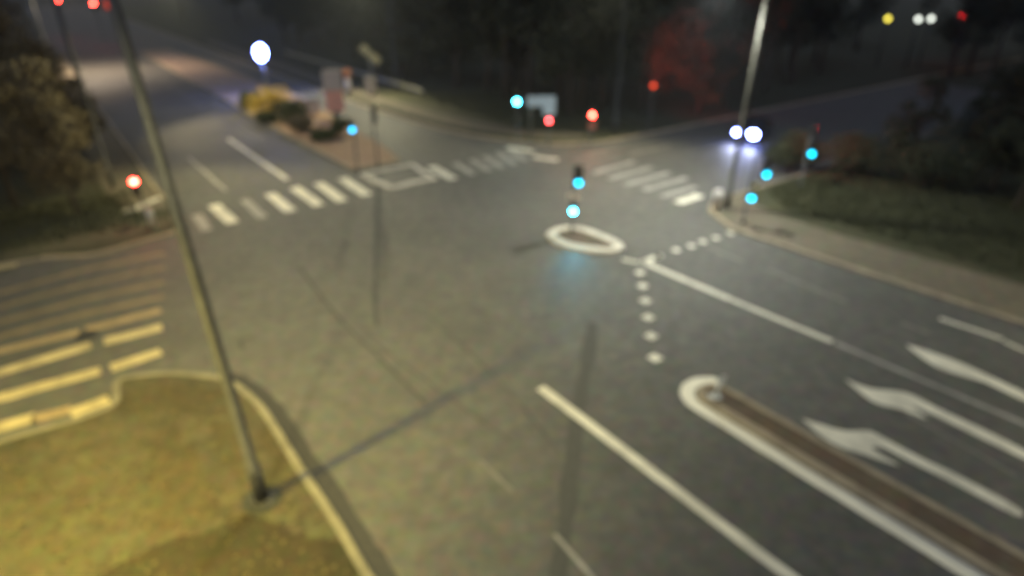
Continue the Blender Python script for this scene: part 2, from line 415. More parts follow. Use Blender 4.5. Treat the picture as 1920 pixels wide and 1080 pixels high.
mark("lane_line", [(px((1040, 1002), (1110, 1082), (1200, 1200)), .10)], M["paintworn"], "faint thin line at the bottom middle")
mark("lane_line", [(px((898, 862), (962, 922)), .09)], M["paintfaint"], "very faint short line on the near carriageway")
mark("lane_line", [(px((1700, 775), (1905, 892)), .12)], M["paintfaint"], "faint line between the two white arrows")
mark("lane_line", [([W(37.0, 10.75), W(50, 10.7)], .30)], M["paint"], "pale lane line on the far left carriageway")
mark("lane_line", [([W(37.0, 7.2), W(46, 7.1)], .22)], M["paintworn"], "dim edge line on the far left carriageway")
mark("lane_line", [(px((430, 215), (500, 262)), .2), (px((300, 150), (380, 200)), .2)], M["paintfaint"], "dim dashes beside the pale far left lane line")
def dots(ps, label, s=.34):
    b_ = bmesh.new()
    for x, y in ps:
        c_ = G(x, y); pts = [c_ + W(i * s / 2, j * s / 2) for i, j in ((1, 1), (1, -1), (-1, -1), (-1, 1))]
        sheet(b_, pts, ZP)
    return structure(link("dotted_line", b_, M["paint"]), label)
dots([(1200, 511), (1205, 536), (1210, 564), (1215, 595), (1221, 630), (1228, 671)], "row of small white squares running toward the camera", .37)
dots([(1234, 481), (1268, 469), (1296, 461), (1318, 453), (1343, 446), (1370, 437)], "row of small white squares crossing toward the right kerb", .33)
mark("lane_line", [(px((1205, 492), (1240, 478)), .3)], M["paint"], "white wedge where line and squares meet")
def poly_mark(ps, label, m="paint"):
    b_ = bmesh.new(); sheet(b_, smooth_line(px(*ps) + [G(*ps[0])], 3)[:-1], ZP); return structure(link("lane_arrow", b_, M[m]), label)
poly_mark([(1503, 785), (1540, 796), (1585, 808), (1630, 808), (1665, 826), (1720, 855), (1800, 893), (1908, 952), (1903, 966), (1800, 912), (1700, 862), (1655, 840), (1635, 842), (1688, 874), (1620, 852), (1575, 838), (1540, 818)], "long white arrow right beside the near median")
poly_mark([(1583, 710), (1630, 728), (1680, 733), (1712, 741), (1760, 766), (1840, 803), (1925, 846), (2000, 886), (1995, 896), (1915, 858), (1830, 817), (1745, 775), (1708, 762), (1740, 786), (1690, 768), (1645, 757), (1615, 738)], "second white arrow, one lane further from the median", "paint")
mark("lane_line", [(px((448, 243), (490, 263)), .35)], M["paintfaint"], "short faint dash beside the median on the far left carriageway")
poly_mark([(1698, 646), (1740, 658), (1800, 680), (1838, 697), (1925, 738), (2000, 775), (1996, 784), (1900, 742), (1850, 718), (1812, 707), (1760, 690), (1725, 668)], "third white arrow, nearest the right edge of the photo")

def zebra(name, segs, w, m, label, rag=.08):
    b_ = bmesh.new()
    for p, q in segs: strip(b_, [G(*p), G(*q)], w, ZP, rag=rag)
    return structure(link(name, b_, m), label)
zebra("zebra_crossing", [((401, 384), (437, 418)), ((505, 363), (546, 396)), ((552, 351), (598, 385)), ((597, 343), (643, 377)), ((642, 334), (688, 366)), ((808, 312), (850, 336))], .62, M["paint"], "bright stripes of the crossing over the far left carriageway")
zebra("zebra_crossing", [((458, 374), (494, 409)), ((368, 402), (388, 432))], .5, M["paintworn"], "two duller stripes of the far left crossing")
zebra("zebra_crossing", [((852, 305), (888, 327)), ((883, 299), (918, 320)), ((908, 293), (942, 314)), ((932, 286), (966, 308)), ((955, 282), (985, 300))], .5, M["paintworn"], "faded stripes of the crossing right of the refuge")
zebra("zebra_crossing", [((950, 277), (1000, 284)), ((1000, 294), (1046, 300))], .55, M["paint"], "two pale blocks where the far crossings meet")
zebra("zebra_crossing", [((1270, 380), (1313, 366))], .62, M["paint"], "brightest last stripe of the right hand crossing")
zebra("zebra_crossing", [((1207, 356), (1288, 334)), ((1172, 346), (1256, 324)), ((1142, 335), (1222, 314)), ((1112, 324), (1190, 303)), ((1240, 368), (1305, 350))], .52, M["paintworn"], "grey stripes of the crossing over the right hand road")
zebra("zebra_crossing", [((1090, 312), (1162, 292)), ((1078, 301), (1140, 284)), ((1100, 290), (1160, 275)), ((1180, 290), (1260, 272))], .4, M["paintfaint"], "faint farther stripes of the right hand crossing")
# left arm crossing, stripes lie along b
zebra("zebra_crossing", [((-60, 716), (170, 647)), ((195, 641), (304, 613)), ((-60, 762), (188, 695)), ((208, 690), (302, 659)), ((132, 776), (204, 748)), ((-60, 818), (66, 783))], .52, M["paintyel"], "yellowish worn stripes of the near left crossing")
zebra("zebra_crossing", [((-60, 672), (150, 622)), ((160, 618), (302, 582)), ((60, 786), (132, 768))], .46, M["brownwear"], "brown worn stripe beyond the near left crossing")
BW2 = mat("vanished_brown_stripe", (.22, .165, .09), .7, var=.3, scale=1.4)
b_ = bmesh.new()
for k, yy in enumerate((470, 497, 525, 552)):
    strip(b_, [G(-60, yy + 95), G(150, yy + 38), G(308, yy + 4)], .38, ZP, rag=.2)
structure(link("zebra_crossing", b_, BW2), "almost vanished reddish stripes of the near left crossing")
mark("dark_streak", [(smooth_line(px((1112, 605), (1098, 700), (1078, 800), (1066, 940), (1046, 1085)), 4), .42)], mat("broad_dark_streak", (.074, .073, .067), .9, var=.15), "broad dark streak running down to the bottom middle", rag=.3, z=.002)  # broad darker streak laid on the asphalt
mark("dark_streak", [(smooth_line(px((560, 500), (630, 590), (700, 660), (800, 760)), 4), .10), (smooth_line(px((455, 655), (452, 640), (475, 632)), 4), .12), (smooth_line(px((706, 345), (707, 420), (704, 520), (705, 612)), 4), .20), (smooth_line(px((700, 640), (780, 700), (960, 830)), 4), .05), (smooth_line(px((800, 590), (880, 660), (960, 740), (1050, 850)), 4), .05)], mat("seam_and_pole_shadow", (.060, .060, .055), .95, var=.1), "thin dark seams and a painted pole shadow running over the junction", rag=.4, z=.0025)  # the straight strip is a pole's shadow put in as colour
mark("gutter_shade", [(offset_line(kc, -.2)[10:42], .40)], mat("painted_kerb_shade", (.028, .026, .020), .6, var=.3), "dark painted shade along the curved near kerb", rag=.25, z=.003)  # shadow line beside the kerb, painted as a dark strip
b_ = bmesh.new(); c_ = G(163, 629)
bmesh.ops.create_cone(b_, segments=20, radius1=.34, radius2=.33, depth=.02, cap_ends=True, matrix=Matrix.Translation((c_.x, c_.y, .012)))
tag(link("manhole_cover", b_, M["iron"]), "round dark manhole cover between the near left crossing stripes", "manhole cover")

# ================================================================ STREET LAMPS
def spot(name, loc, power, col, parent=None, size=150, blend=.7, rad=.14, target=None):
    d = bpy.data.lights.new(name, 'SPOT'); d.energy = power; d.color = col
    d.spot_size = R(size); d.spot_blend = blend; d.shadow_soft_size = rad
    o = bpy.data.objects.new(name, d); COL.objects.link(o); o.location = loc
    if target is not None:
        o.rotation_euler = (Vector(target) - Vector(loc)).to_track_quat('-Z', 'Y').to_euler()
    if parent:
        o.parent = parent
    return o
def lamp_post(foot, head_ab, label, H=10.8, power=3000, col=(1, .85, .6), r=.11, pm="galv", group="street lamps around the junction", size=150, lean=(0, 0), base=True, glowm="lamp_warm", arm=True, aim=None):
    foot = Vector(foot)
    t = thing("street_lamp", label, "street lamp", (foot.x, foot.y, foot.z), 0, group)
    top = Vector((lean[0], lean[1], H))
    b_ = bmesh.new()
    tube(b_, [(0, 0, 0), top * .08, top * .081, top * .5, top * .97], [r * 1.35, r * 1.3, r * 1.02, r * .85, r * .62], 14); link("pole", b_, M[pm], t, True)
    if base:
        b_ = bmesh.new(); box(b_, (0, 0, .02), (r * 4.2, r * 4.2, .05), bevel=.01)
        for i in (-1, 1):
            for j in (-1, 1): tube(b_, [(i * r * 1.6, j * r * 1.6, .04), (i * r * 1.6, j * r * 1.6, .12)], .018, 6)
        link("base_plate", b_, M["galvdark"], t)
        b_ = bmesh.new(); box(b_, (0, -r * 1.27, .72), (.11, .03, .42), bevel=.008); link("access_door", b_, M["galvdark"], t)
    head = Vector((head_ab[0] - foot.x, head_ab[1] - foot.y, H + .15 - foot.z))
    b_ = bmesh.new()
    mid = top * .97
    tube(b_, [mid, mid + Vector((0, 0, .25)) + (head - mid) * .15, mid.lerp(head, .6) + Vector((0, 0, .12)), head], [r * .6, r * .45, r * .38, r * .34], 10)
    link("arm", b_, M[pm], t, True)
    d = Vector((head.x, head.y, 0)); d = d.normalized() if d.length > .01 else Vector((1, 0, 0))
    rot = Matrix.Rotation(math.atan2(d.y, d.x), 3, 'Z')
    b_ = bmesh.new(); box(b_, head + Vector((0, 0, .03)), (.78, .30, .12), rot, bevel=.04); lant = link("lantern", b_, M["lamphousing"], t)
    b_ = bmesh.new(); box(b_, head + Vector((0, 0, -.05)), (.56, .22, .03), rot, bevel=.01); link("lamp_glass", b_, M[glowm], lant)
    l = spot("lamp_light", head + Vector((0, 0, -.12)), power, col, lant, size, target=None if aim is None else (Vector(aim) - foot))
    return t
YEL, WARM, NEU = (1, .79, .15), (1, .92, .57), (.96, 1, .90)
pf = G(492, 936, .11)
lamp_post(pf, W(17.0, 8.0), "tall grey lamp post on the near pavement corner in the left foreground", H=12.0, power=1150, col=WARM, r=.125, pm="galvdark", lean=(-.42, 0), size=155)
# drain cover / dark footing round the foreground post
b_ = bmesh.new()
bmesh.ops.create_cone(b_, segments=18, radius1=.46, radius2=.44, depth=.02, cap_ends=True, matrix=Matrix.Translation((pf.x, pf.y, .124)))
structure(link("pole_footing", b_, mat("dark_footing", (.035, .037, .03), .9, var=.3)), "dark ring of earth round the foreground lamp post")
lamp_post(W(10.4, -6.6, .11), W(11.3, -4.0), "yellow street lamp just outside the lower left of the view", H=9.2, power=2900, col=YEL, aim=W(14.6, -.4), size=100)
lamp_post(W(2.5, -7.0, .11), W(5.8, -3.2), "street lamp beside the camera, left of the view", H=10.6, power=1600, col=(1, .90, .42), aim=W(14, 3.2), size=100)
lamp_post(G(1362, 390, .09), W(19.4, 26.4), "tall pale lamp post on the right corner in front of the car headlights", H=10.9, power=2500, col=NEU, r=.13, pm="postpale", lean=(.25, 0))
lamp_post(G(1153, 246, .09), W(33.0, 33.5), "dim grey lamp post across the junction before the dark trees", H=10.8, power=1250, aim=W(27, 26), size=115, col=WARM, r=.12, pm="duskpole")
lamp_post(G(743, 166, .09), W(62, 28.6), "dim lamp post beyond the guardrail on the far carriageway", H=10.8, power=3300, aim=W(56, 20), size=120, col=WARM, r=.13, pm="duskpole")
lamp_post(W(58, 2.8, .09), W(58, 6.5), "street lamp hidden among the trees left of the far road", H=10.6, power=2000, aim=W(50, 18), size=105, col=(1, .84, .52), r=.11, base=False, pm="duskpole")
lamp_post(G(213, 352, .09), W(40, 7.5), "thin dark lamp post in the trees above the bright red signal", H=10.6, power=1500, aim=W(34, 3), size=125, col=(1, .88, .45), r=.09, base=False, pm="galvdark")
lamp_post(W(98, 2.6, .09), W(98, 6.0), "farther street lamp left of the far road", H=10.6, power=4200, col=(1, .78, .56), r=.11, base=False, pm="duskpole")
lamp_post(W(-12, 31, .09), W(-12, 27.5), "street lamp outside the right edge of the view", H=10.6, power=5200, col=WARM, r=.11, base=False)

# ================================================================ TRAFFIC SIGNALS
CAMV = Vector((0, 0, CAM_H))
def head_part(t, z, off, lit, n=3, face=0., s=1.0, name="signal_head", back=False):
    "housing with n lenses, local -Y is the front; z = centre of the lowest lens; lit = {index from the bottom: material}"
    ro = Matrix.Rotation(face, 3, 'Z')
    D = .30 * s
    h = n * D + .08 * s
    c_ = Vector((off[0], off[1], z - D / 2 - .04 * s + h / 2))
    b_ = bmesh.new(); box(b_, c_, (.33 * s, .20 * s, h), ro, bevel=.03)
    if back: box(b_, c_ + ro @ Vector((0, .05, 0)), (.62 * s, .02, h + .3 * s), ro, bevel=.008)
    hd = link(name, b_, M["black"], t)
    for k in range(n):
        zc = z + k * D
        q = Matrix.Translation(Vector((off[0], off[1], zc))) @ ro.to_4x4() @ Matrix.Translation((0, -.115 * s, 0)) @ Matrix.Rotation(R(90), 4, 'X')
        b2 = bmesh.new()
        bmesh.ops.create_uvsphere(b2, u_segments=18, v_segments=8, radius=.14 * s, matrix=q @ Matrix.Diagonal((1, 1, .35, 1)))
        link("lens", b2, M[lit[k]] if k in lit else M["lensoff"], hd, True)
        b3 = bmesh.new(); seg = 12; inn, out = [], []
        for i in range(seg + 1):
            a_ = math.pi * (i / seg); x_, z_ = math.cos(a_) * .135 * s, math.sin(a_) * .135 * s
            p0 = Vector((off[0], off[1], zc)) + ro @ Vector((x_, -.10 * s, z_)); p1 = Vector((off[0], off[1], zc)) + ro @ Vector((x_, -.10 * s - .14 * s * math.sin(a_) - .03 * s, z_))
            inn.append(b3.verts.new(p0)); out.append(b3.verts.new(p1))
        for i in range(seg): b3.faces.new((inn[i], inn[i + 1], out[i + 1], out[i]))
        vo = link("visor", b3, M["black"], hd)
        md = vo.modifiers.new("s", 'SOLIDIFY'); md.thickness = .008
    return hd
def signal(foot, label, heads, H=3.5, pm="galvdark", r=.055, group="traffic signals at the junction", name="traffic_signal"):
    foot = Vector(foot); t = thing(name, label, "traffic signal", foot, 0, group)
    b_ = bmesh.new(); tube(b_, [(0, 0, 0), (0, 0, .25), (0, 0, .26), (0, 0, H)], [r * 1.5, r * 1.5, r, r], 10); link("pole", b_, M[pm], t, True)
    b_ = bmesh.new(); bmesh.ops.create_cone(b_, segments=10, radius1=r * 1.15, radius2=.01, depth=.06, cap_ends=True, matrix=Matrix.Translation((0, 0, H + .02))); link("pole_cap", b_, M["darkmetal"], t)
    for hd in heads:
        z, off, lit = hd[0], hd[1], hd[2]
        kw = hd[3] if len(hd) > 3 else {}
        # face toward the viewer's side of the junction
        head_part(t, z, off, lit, **kw)
        if abs(off[0]) > .1 or abs(off[1]) > .1:
            n_ = kw.get("n", 3)
            for zz in (z - .05, z + .3 * (n_ - 1) + .05):
                b_ = bmesh.new(); tube(b_, [(0, 0, zz), (off[0] * .8, off[1] * .8, zz)], .02, 6); link("bracket", b_, M["darkmetal"], t)
    return t
def facing(foot): return math.atan2(-foot[1], -foot[0]) + R(90)
F = lambda p: facing(p)

p = G(1072, 436, .11)
t = signal(p, "signal pole on the central island showing one green above another", [
    (HZ(p, 341) - .11, (.22, -.02), {0: "green_on"}, dict(n=3, face=F(p) + R(-4))),
    (HZ(p, 392) - .11, (-.0, -.17), {0: "green_hot"}, dict(n=2, face=F(p), s=.9))], H=HZ(p, 318))
gd = Vector((.0, -.52, HZ(p, 392) - .11)); gt = G(1085, 522) - p
spot("green_signal_light", gd, 90, (.02, .55, .85), t, 62, 1.0, .1, target=gt)
b_ = bmesh.new(); box(b_, (.0, -.10, HZ(p, 366) - .11), (.62, .03, .30), bevel=.01); link("plate", b_, M["greyp"], t)
p = G(1393, 420, .09)
t = signal(p, "right corner signal with low green light and offset upper green light", [
    (HZ(p, 325) - .09, (.62, -.05), {0: "green_on"}, dict(n=3, face=F(p) + R(25))),
    (HZ(p, 368) - .09, (.12, -.16), {0: "green_on"}, dict(n=1, face=F(p), s=1.0, name="repeater_head"))], H=HZ(p, 312))
b_ = bmesh.new(); box(b_, (.20, -.10, HZ(p, 346) - .09), (.34, .04, .30), bevel=.02); link("yellow_plate", b_, M["yellowsign"], t)
p = G(1499, 352, .09)
t = signal(p, "signal on the dark right verge with a single green light", [
    (HZ(p, 286) - .09, (.18, -.14), {0: "green_on"}, dict(n=3, face=F(p) + R(10))),
    (HZ(p, 262) - .09, (.2, .20), {2: "red_mid"}, dict(n=3, face=R(120)))], H=HZ(p, 258))  # second head with the red lens is added as a red source
spot("red_spill_spot", Vector((.35, .4, HZ(p, 262) + .4)), 90, (1, .03, .04), t, 130, .8, .1, target=(12, 9, .5))  # added spot that throws red onto the verge bushes
p = G(276, 408, .09)
signal(p, "signal at the far left corner glowing bright red", [
    (HZ(p, 337) - .69, (-.05, -.16), {2: "red_hot"}, dict(n=3, face=F(p)))], H=HZ(p, 328))
p = G(672, 326, .11)
signal(p, "dark pole on the far median tip with a green light on top", [
    (HZ(p, 241) - .11, (-.02, -.15), {0: "green_dim"}, dict(n=2, face=F(p)))], H=HZ(p, 226))
p = G(709, 314, .11)
signal(p, "dark pole beside the green light on the far median, its head turned away", [
    (HZ(p, 225) - .11, (.02, .16), {}, dict(n=3, face=F(p) + R(180)))], H=HZ(p, 196))
p = G(971, 264)
p.z = .02
t = signal(p, "far signal with big green light left of the blue grey sign", [
    (HZ(p, 189) - .02, (-.08, -.15), {0: "green_hot"}, dict(n=3, face=F(p), s=1.25))], H=HZ(p, 175))
p = G(1028, 272, .0)
signal(p, "low pedestrian signal showing a small red light under the blue grey sign", [
    (HZ(p, 224) - .3, (0, -.15), {1: "red_on"}, dict(n=2, face=F(p), s=.95))], H=HZ(p, 216), name="pedestrian_signal")
p = G(1107, 270, .0)
t = signal(p, "far signal showing a bright red light right of the blue grey sign", [
    (HZ(p, 214) - .3, (0, -.15), {1: "red_hot"}, dict(n=2, face=F(p)))], H=HZ(p, 203))
b_ = bmesh.new(); box(b_, (.02, -.14, HZ(p, 233)), (.55, .03, .62), bevel=.02); link("red_tinted_plate", b_, mat("painted_red_reflection", (.35, .12, .08), .6), t)  # white plate with the signal's red light put into its colour
p = G(1216, 244, .09)
t = signal(p, "far signal with a dim red light in front of the red lit trees", [
    (HZ(p, 166) - .6, (0, -.15), {2: "red_dim"}, dict(n=3, face=F(p), s=1.3))], H=HZ(p, 156))
spot("red_spill_spot", Vector((.3, .2, HZ(p, 160))), 600, (1, .06, .03), t, 100, .8, .1, target=(9, 9, HZ(p, 90)))

# far signals up the left road, on gantry arms
for (x, y, lab, mm) in ((110, 0, "distant signal glowing red at the top left edge", "red_far"), (176, 6, "distant signal glowing red above the end of the left road", "red_far")):
    q = G(x, y, 6.4)
    f_ = Vector((q.x, q.y, 0))
    t = signal(f_, lab, [(6.4 - .3 * 2 * 1.7, (0, -.2), {2: mm}, dict(n=3, face=F(q), s=1.7))], H=7.2, r=.10)
q = G(205, 9, 6.4)
t = signal(Vector((q.x, q.y, 0)), "unlit distant signal with self-glowing reddish plate beside the top left red lights", [(5.2, (0, .2), {}, dict(n=3, face=F(q) + R(180), s=1.7))], H=7.2, r=.10)
b_ = bmesh.new(); box(b_, (0, -.15, 6.4), (1.5, .05, 1.3), bevel=.03); link("reddish_plate", b_, glow("self_glowing_red_plate", (.45, .03, .01), .35), t)  # plate glows by itself, the red light is put into its material

# ================================================================ SIGNS AND POSTS
p = G(1012, 268)
t = thing("road_sign", "blue grey direction sign with stepped lower edge between green and red lights", "road sign", p)
b_ = bmesh.new(); z1, z0, zl = HZ(p, 180), HZ(p, 200), HZ(p, 216)
box(b_, (.05, 0, (z1 + z0) / 2), (2.05, .05, z1 - z0), bevel=.02)
box(b_, (.62, 0, (z0 + zl) / 2 + .0), (.88, .05, z0 - zl), bevel=.02); link("sign_panel", b_, M["bluish"], t)
b_ = bmesh.new(); tube(b_, [(.62, .06, 0), (.62, .06, z1 - .1)], .05, 10); link("post", b_, M["galv"], t, True)
b_ = bmesh.new(); tube(b_, [(-.7, .06, 0), (-.7, .06, z1 - .1)], .05, 10); link("post", b_, M["galv"], t, True)

p = G(632, 222, .11)
t = thing("advertising_column", "tall panel, grey above and pinkish below, standing on the far median", "panel", p, F(G(632, 222)))
ztop, zmid, zb = HZ(p, 134), HZ(p, 172), HZ(p, 212)
b_ = bmesh.new(); box(b_, (0, 0, (ztop + zmid) / 2), (1.55, .28, ztop - zmid), bevel=.04); link("upper_panel", b_, M["greyp"], t)
b_ = bmesh.new(); box(b_, (0, 0, (zb + zmid) / 2), (1.45, .26, zmid - zb), bevel=.04); link("lower_panel", b_, M["pink"], t)
b_ = bmesh.new(); box(b_, (0, 0, zb / 2), (.5, .2, zb), bevel=.02); link("foot", b_, M["galvdark"], t)

p = G(702, 178, .09)
t = thing("road_sign", "tilted yellowish arrow shaped sign on a post above the guardrail", "road sign", p, 0)
b_ = bmesh.new(); za = HZ(p, 95); zb_ = HZ(p, 118)
tube(b_, [(-.1, .08, 0), (-.1, .08, za)], .06, 10); link("post", b_, M["galv"], t, True)
b_ = bmesh.new()
for c_, s_ in (((-.55, 0, za), (.95, .05, .75)), ((.35, 0, zb_ + .35), (1.25, .05, .72))): box(b_, c_, s_, Matrix.Rotation(R(38), 3, 'Y'), bevel=.03)
link("sign_panel", b_, M["yellowsign"], t)
p = G(655, 178, .09)
t = thing("warning_beacon", "small post with orange top behind the pinkish panel", "beacon", p, 0)
za, zb_ = HZ(p, 140), HZ(p, 165)
b_ = bmesh.new(); box(b_, (0, 0, za), (.8, .3, .85), bevel=.1); link("beacon_lamp", b_, M["orange"], t)
b_ = bmesh.new(); tube(b_, [(0, 0, 0), (0, 0, za - .4)], [.3, .24], 10); link("post", b_, M["greyp"], t, True)
p = G(697, 176, .09)
t = thing("utility_cabinet", "small pale cabinet below the tilted yellowish sign", "cabinet", p, F(p))
b_ = bmesh.new(); box(b_, (0, 0, .9), (1.1, .5, 1.6), bevel=.04); link("cabinet_body", b_, M["greyp"], t)
b_ = bmesh.new(); box(b_, (0, 0, 1.74), (1.2, .6, .08), bevel=.02); link("cabinet_roof", b_, M["galvdark"], t)
p = G(588, 212, .11)
t = thing("utility_cabinet", "low pale box between the bushes and the pinkish panel", "cabinet", p, F(p))
b_ = bmesh.new(); box(b_, (0, 0, .55), (1.3, .5, 1.0), bevel=.04); link("cabinet_body", b_, M["greyp"], t)
b_ = bmesh.new(); box(b_, (0, 0, 1.09), (1.4, .6, .07), bevel=.02); link("cabinet_roof", b_, M["galvdark"], t)
# bollard / sign stub on the near median nose
p = G(1340, 745, .11)
t = thing("keep_right_bollard", "small leaning pale bollard on the nose of the near median", "bollard", p)
b_ = bmesh.new(); tube(b_, [(0, 0, 0), (.08, 0, .55)], [.05, .045], 10); link("post", b_, M["white"], t, True)
b_ = bmesh.new(); box(b_, (.11, -.02, .62), (.16, .04, .30), Matrix.Rotation(R(8), 3, 'Y'), bevel=.015); link("reflector_plate", b_, M["white"], t)
b_ = bmesh.new(); box(b_, (0, 0, .03), (.34, .22, .06), bevel=.02); link("foot", b_, M["white"], t)
# white bollards
p = G(287, 424, .09)
t = thing("bollard", "short white bollard on the far left kerb corner", "bollard", p)
b_ = bmesh.new(); tube(b_, [(0, 0, 0), (0, 0, .8), (0, 0, .88)], [.15, .14, .06], 12); link("bollard_body", b_, M["greyp"], t, True)
b_ = bmesh.new(); tube(b_, [(0, 0, .6), (0, 0, .72)], .149, 12); link("reflective_band", b_, M["white"], t, True)
p = G(1342, 392, .09)
t = thing("bollard", "pale grey bollard at the right corner beside the tall lamp post", "bollard", p)
b_ = bmesh.new(); tube(b_, [(0, 0, 0), (0, 0, .95), (0, 0, 1.05)], [.26, .24, .12], 12); link("bollard_body", b_, M["greyp"], t, True)
b_ = bmesh.new(); tube(b_, [(0, 0, .7), (0, 0, .82)], .257, 12); link("reflective_band", b_, M["white"], t, True)

# white globe lamp above the yellow bush
p = G(503, 182, .11)
t = thing("park_lamp", "dazzling white lamp on a slim post above the yellow bush", "lamp", p)
zl = HZ(p, 101)
b_ = bmesh.new(); tube(b_, [(0, 0, 0), (0, 0, zl - .7)], [.10, .07], 10); link("pole", b_, M["galv"], t, True)
b_ = bmesh.new(); bmesh.ops.create_uvsphere(b_, u_segments=20, v_segments=12, radius=.62, matrix=Matrix.Translation((0, 0, zl)) @ Matrix.Diagonal((.85, .85, 1.15, 1))); link("globe", b_, M["white_hot"], t, True)
b_ = bmesh.new(); bmesh.ops.create_cone(b_, segments=16, radius1=.36, radius2=.1, depth=.16, cap_ends=True, matrix=Matrix.Translation((0, 0, zl + .86))); link("cap", b_, M["darkmetal"], t)

# guardrail along the far carriageway
def guardrail(p0, p1, label):
    t = thing("guardrail", label, "guardrail", p0)
    d = p1 - p0; L_ = d.length; d.normalize(); n = Vector((-d.y, d.x, 0))
    prof = [(0, .48), (.05, .53), (0, .60), (.0, .64), (.05, .71), (0, .76)]
    b_ = bmesh.new(); rows = [[b_.verts.new(d * k + n * -o + Vector((0, 0, z * 1.25))) for o, z in prof] for k in (0, L_)]
    for i in range(len(prof) - 1): b_.faces.new((rows[0][i], rows[0][i + 1], rows[1][i + 1], rows[1][i]))
    o = link("rail", b_, M["rail"], t); md = o.modifiers.new("s", 'SOLIDIFY'); md.thickness = .02
    k = 0.
    while k <= L_:
        b_ = bmesh.new(); box(b_, d * k + n * .08 + Vector((0, 0, .42)), (.1, .1, .84), bevel=.01); link("post", b_, M["galvdark"], t); k += 4
guardrail(W(98, 31.4, .09), W(55.5, 30.6, .09), "long pale guardrail along the far carriageway")
# distant sound wall segment catching light
# far lamps at top right
for (x, y, z, m, s, lab) in ((1665, 35, 6.0, "lamp_yellow", .52, "dull yellow lamp, leftmost of the far lights at top right"),
                             (1722, 36, 6.0, "lamp_white", .55, "white lamp, left one of the pair at top right"),
                             (1746, 35, 6.0, "lamp_white", .55, "white lamp, right one of the pair at top right"),
                             (1806, 28, 6.0, "red_mid", .60, "red lamp, rightmost of the far lights at top right")):
    q = G(x, y, z)
    t = thing("far_lamp", lab, "lamp", (q.x, q.y, 0), F(q), "far lights at the top right")
    b_ = bmesh.new(); tube(b_, [(0, .25, 0), (0, .25, z)], [.1, .07], 8); link("pole", b_, M["darkmetal"], t, True)
    b_ = bmesh.new(); box(b_, (0, .1, z), (s * 1.6, .25, s * 1.5), bevel=.04); lh = link("lamp_housing", b_, M["darkmetal"], t)
    b_ = bmesh.new(); bmesh.ops.create_uvsphere(b_, u_segments=16, v_segments=8, radius=s * .5, matrix=Matrix.Translation((0, -.06, z)) @ Matrix.Diagonal((1, .4, 1, 1))); link("lamp_glass", b_, M[m], lh, True)

# ================================================================ THE CAR (headlights on, coming along the right hand road)
def make_car(loc, heading, label):
    t = thing("car", label, "car", loc, heading)
    # local +X forward; side profile
    prof = [(-2.1, .35), (-2.15, .75), (-2.0, .95), (-1.55, 1.0), (-1.05, 1.42), (.15, 1.45), (.85, 1.0), (1.85, .86), (2.12, .68), (2.15, .35)]
    b_ = bmesh.new(); rows = []
    for y_, sc in ((-.88, .0), (-.80, 1), (.80, 1), (.88, .0)):
        rows.append([b_.verts.new((x_, y_ * (.86 if z_ > 1.05 else 1), z_ if sc or z_ < 1.05 else z_ - .05)) for x_, z_ in prof])
    n = len(prof)
    for a_, c_ in zip(rows, rows[1:]):
        for i in range(n): j = (i + 1) % n; b_.faces.new((a_[i], a_[j], c_[j], c_[i]))
    b_.faces.new(rows[0]); b_.faces.new(rows[-1])
    bmesh.ops.recalc_face_normals(b_, faces=b_.faces[:])
    body = link("body", b_, M["carpaint"], t); md = body.modifiers.new("b", 'BEVEL'); md.width = .04; md.segments = 2
    b_ = bmesh.new()
    vs_ = [b_.verts.new(v) for v in ((.20, -.62, 1.43), (.20, .62, 1.43), (.84, .70, 1.05), (.84, -.70, 1.05))]; b_.faces.new(vs_)
    o = link("windscreen", b_, M["glass"], t); md = o.modifiers.new("s", 'SOLIDIFY'); md.thickness = .04; md.offset = 0
    for sx in (-1, 1):
        b_ = bmesh.new(); vs_ = [b_.verts.new(v) for v in ((-1.3, sx * .80, 1.06), (-1.0, sx * .72, 1.36), (.1, sx * .72, 1.38), (.6, sx * .80, 1.06))]; b_.faces.new(vs_)
        o = link("side_window", b_, M["glass"], t); md = o.modifiers.new("s", 'SOLIDIFY'); md.thickness = .05; md.offset = 0
        for x_ in (-1.35, 1.35):
            b_ = bmesh.new(); bmesh.ops.create_cone(b_, segments=24, radius1=.33, radius2=.33, depth=.22, cap_ends=True, matrix=Matrix.Translation((x_, sx * .78, .33)) @ Matrix.Rotation(R(90), 4, 'X')); wh = link("wheel", b_, M["tyre"], t)
            b_ = bmesh.new(); bmesh.ops.create_cone(b_, segments=16, radius1=.2, radius2=.2, depth=.02, cap_ends=True, matrix=Matrix.Translation((x_, sx * .9, .33)) @ Matrix.Rotation(R(90), 4, 'X')); link("rim", b_, M["galv"], wh)
        b_ = bmesh.new(); bmesh.ops.create_uvsphere(b_, u_segments=16, v_segments=8, radius=.30 if sx > 0 else .20, matrix=Matrix.Translation((2.13, sx * .60, .70)) @ Matrix.Diagonal((.4, 1.2, 1, 1))); hl = link("headlight", b_, M["head_on"], t, True)
        spot("headlight_beam", Vector((2.3, sx * .60, .70)), 150, (.72, .78, 1), hl, 60, .6, .08, target=(9, sx * .8, -.3))
        b_ = bmesh.new(); box(b_, (-2.14, sx * .66, .80), (.05, .3, .16), bevel=.02); link("tail_light", b_, mat("red_tail_lens", (.4, .02, .02), .3), t)
    b_ = bmesh.new(); box(b_, (2.14, 0, .52), (.05, .9, .2), bevel=.02); link("grille", b_, M["black"], t)
    return t
gp = G(1394, 268)
hd_ = math.atan2(-.6, -.8) + R(18)
make_car((gp.x - 2.1 * math.cos(hd_), gp.y - 2.1 * math.sin(hd_), 0), hd_, "dark car with dazzling headlights on the right hand road")

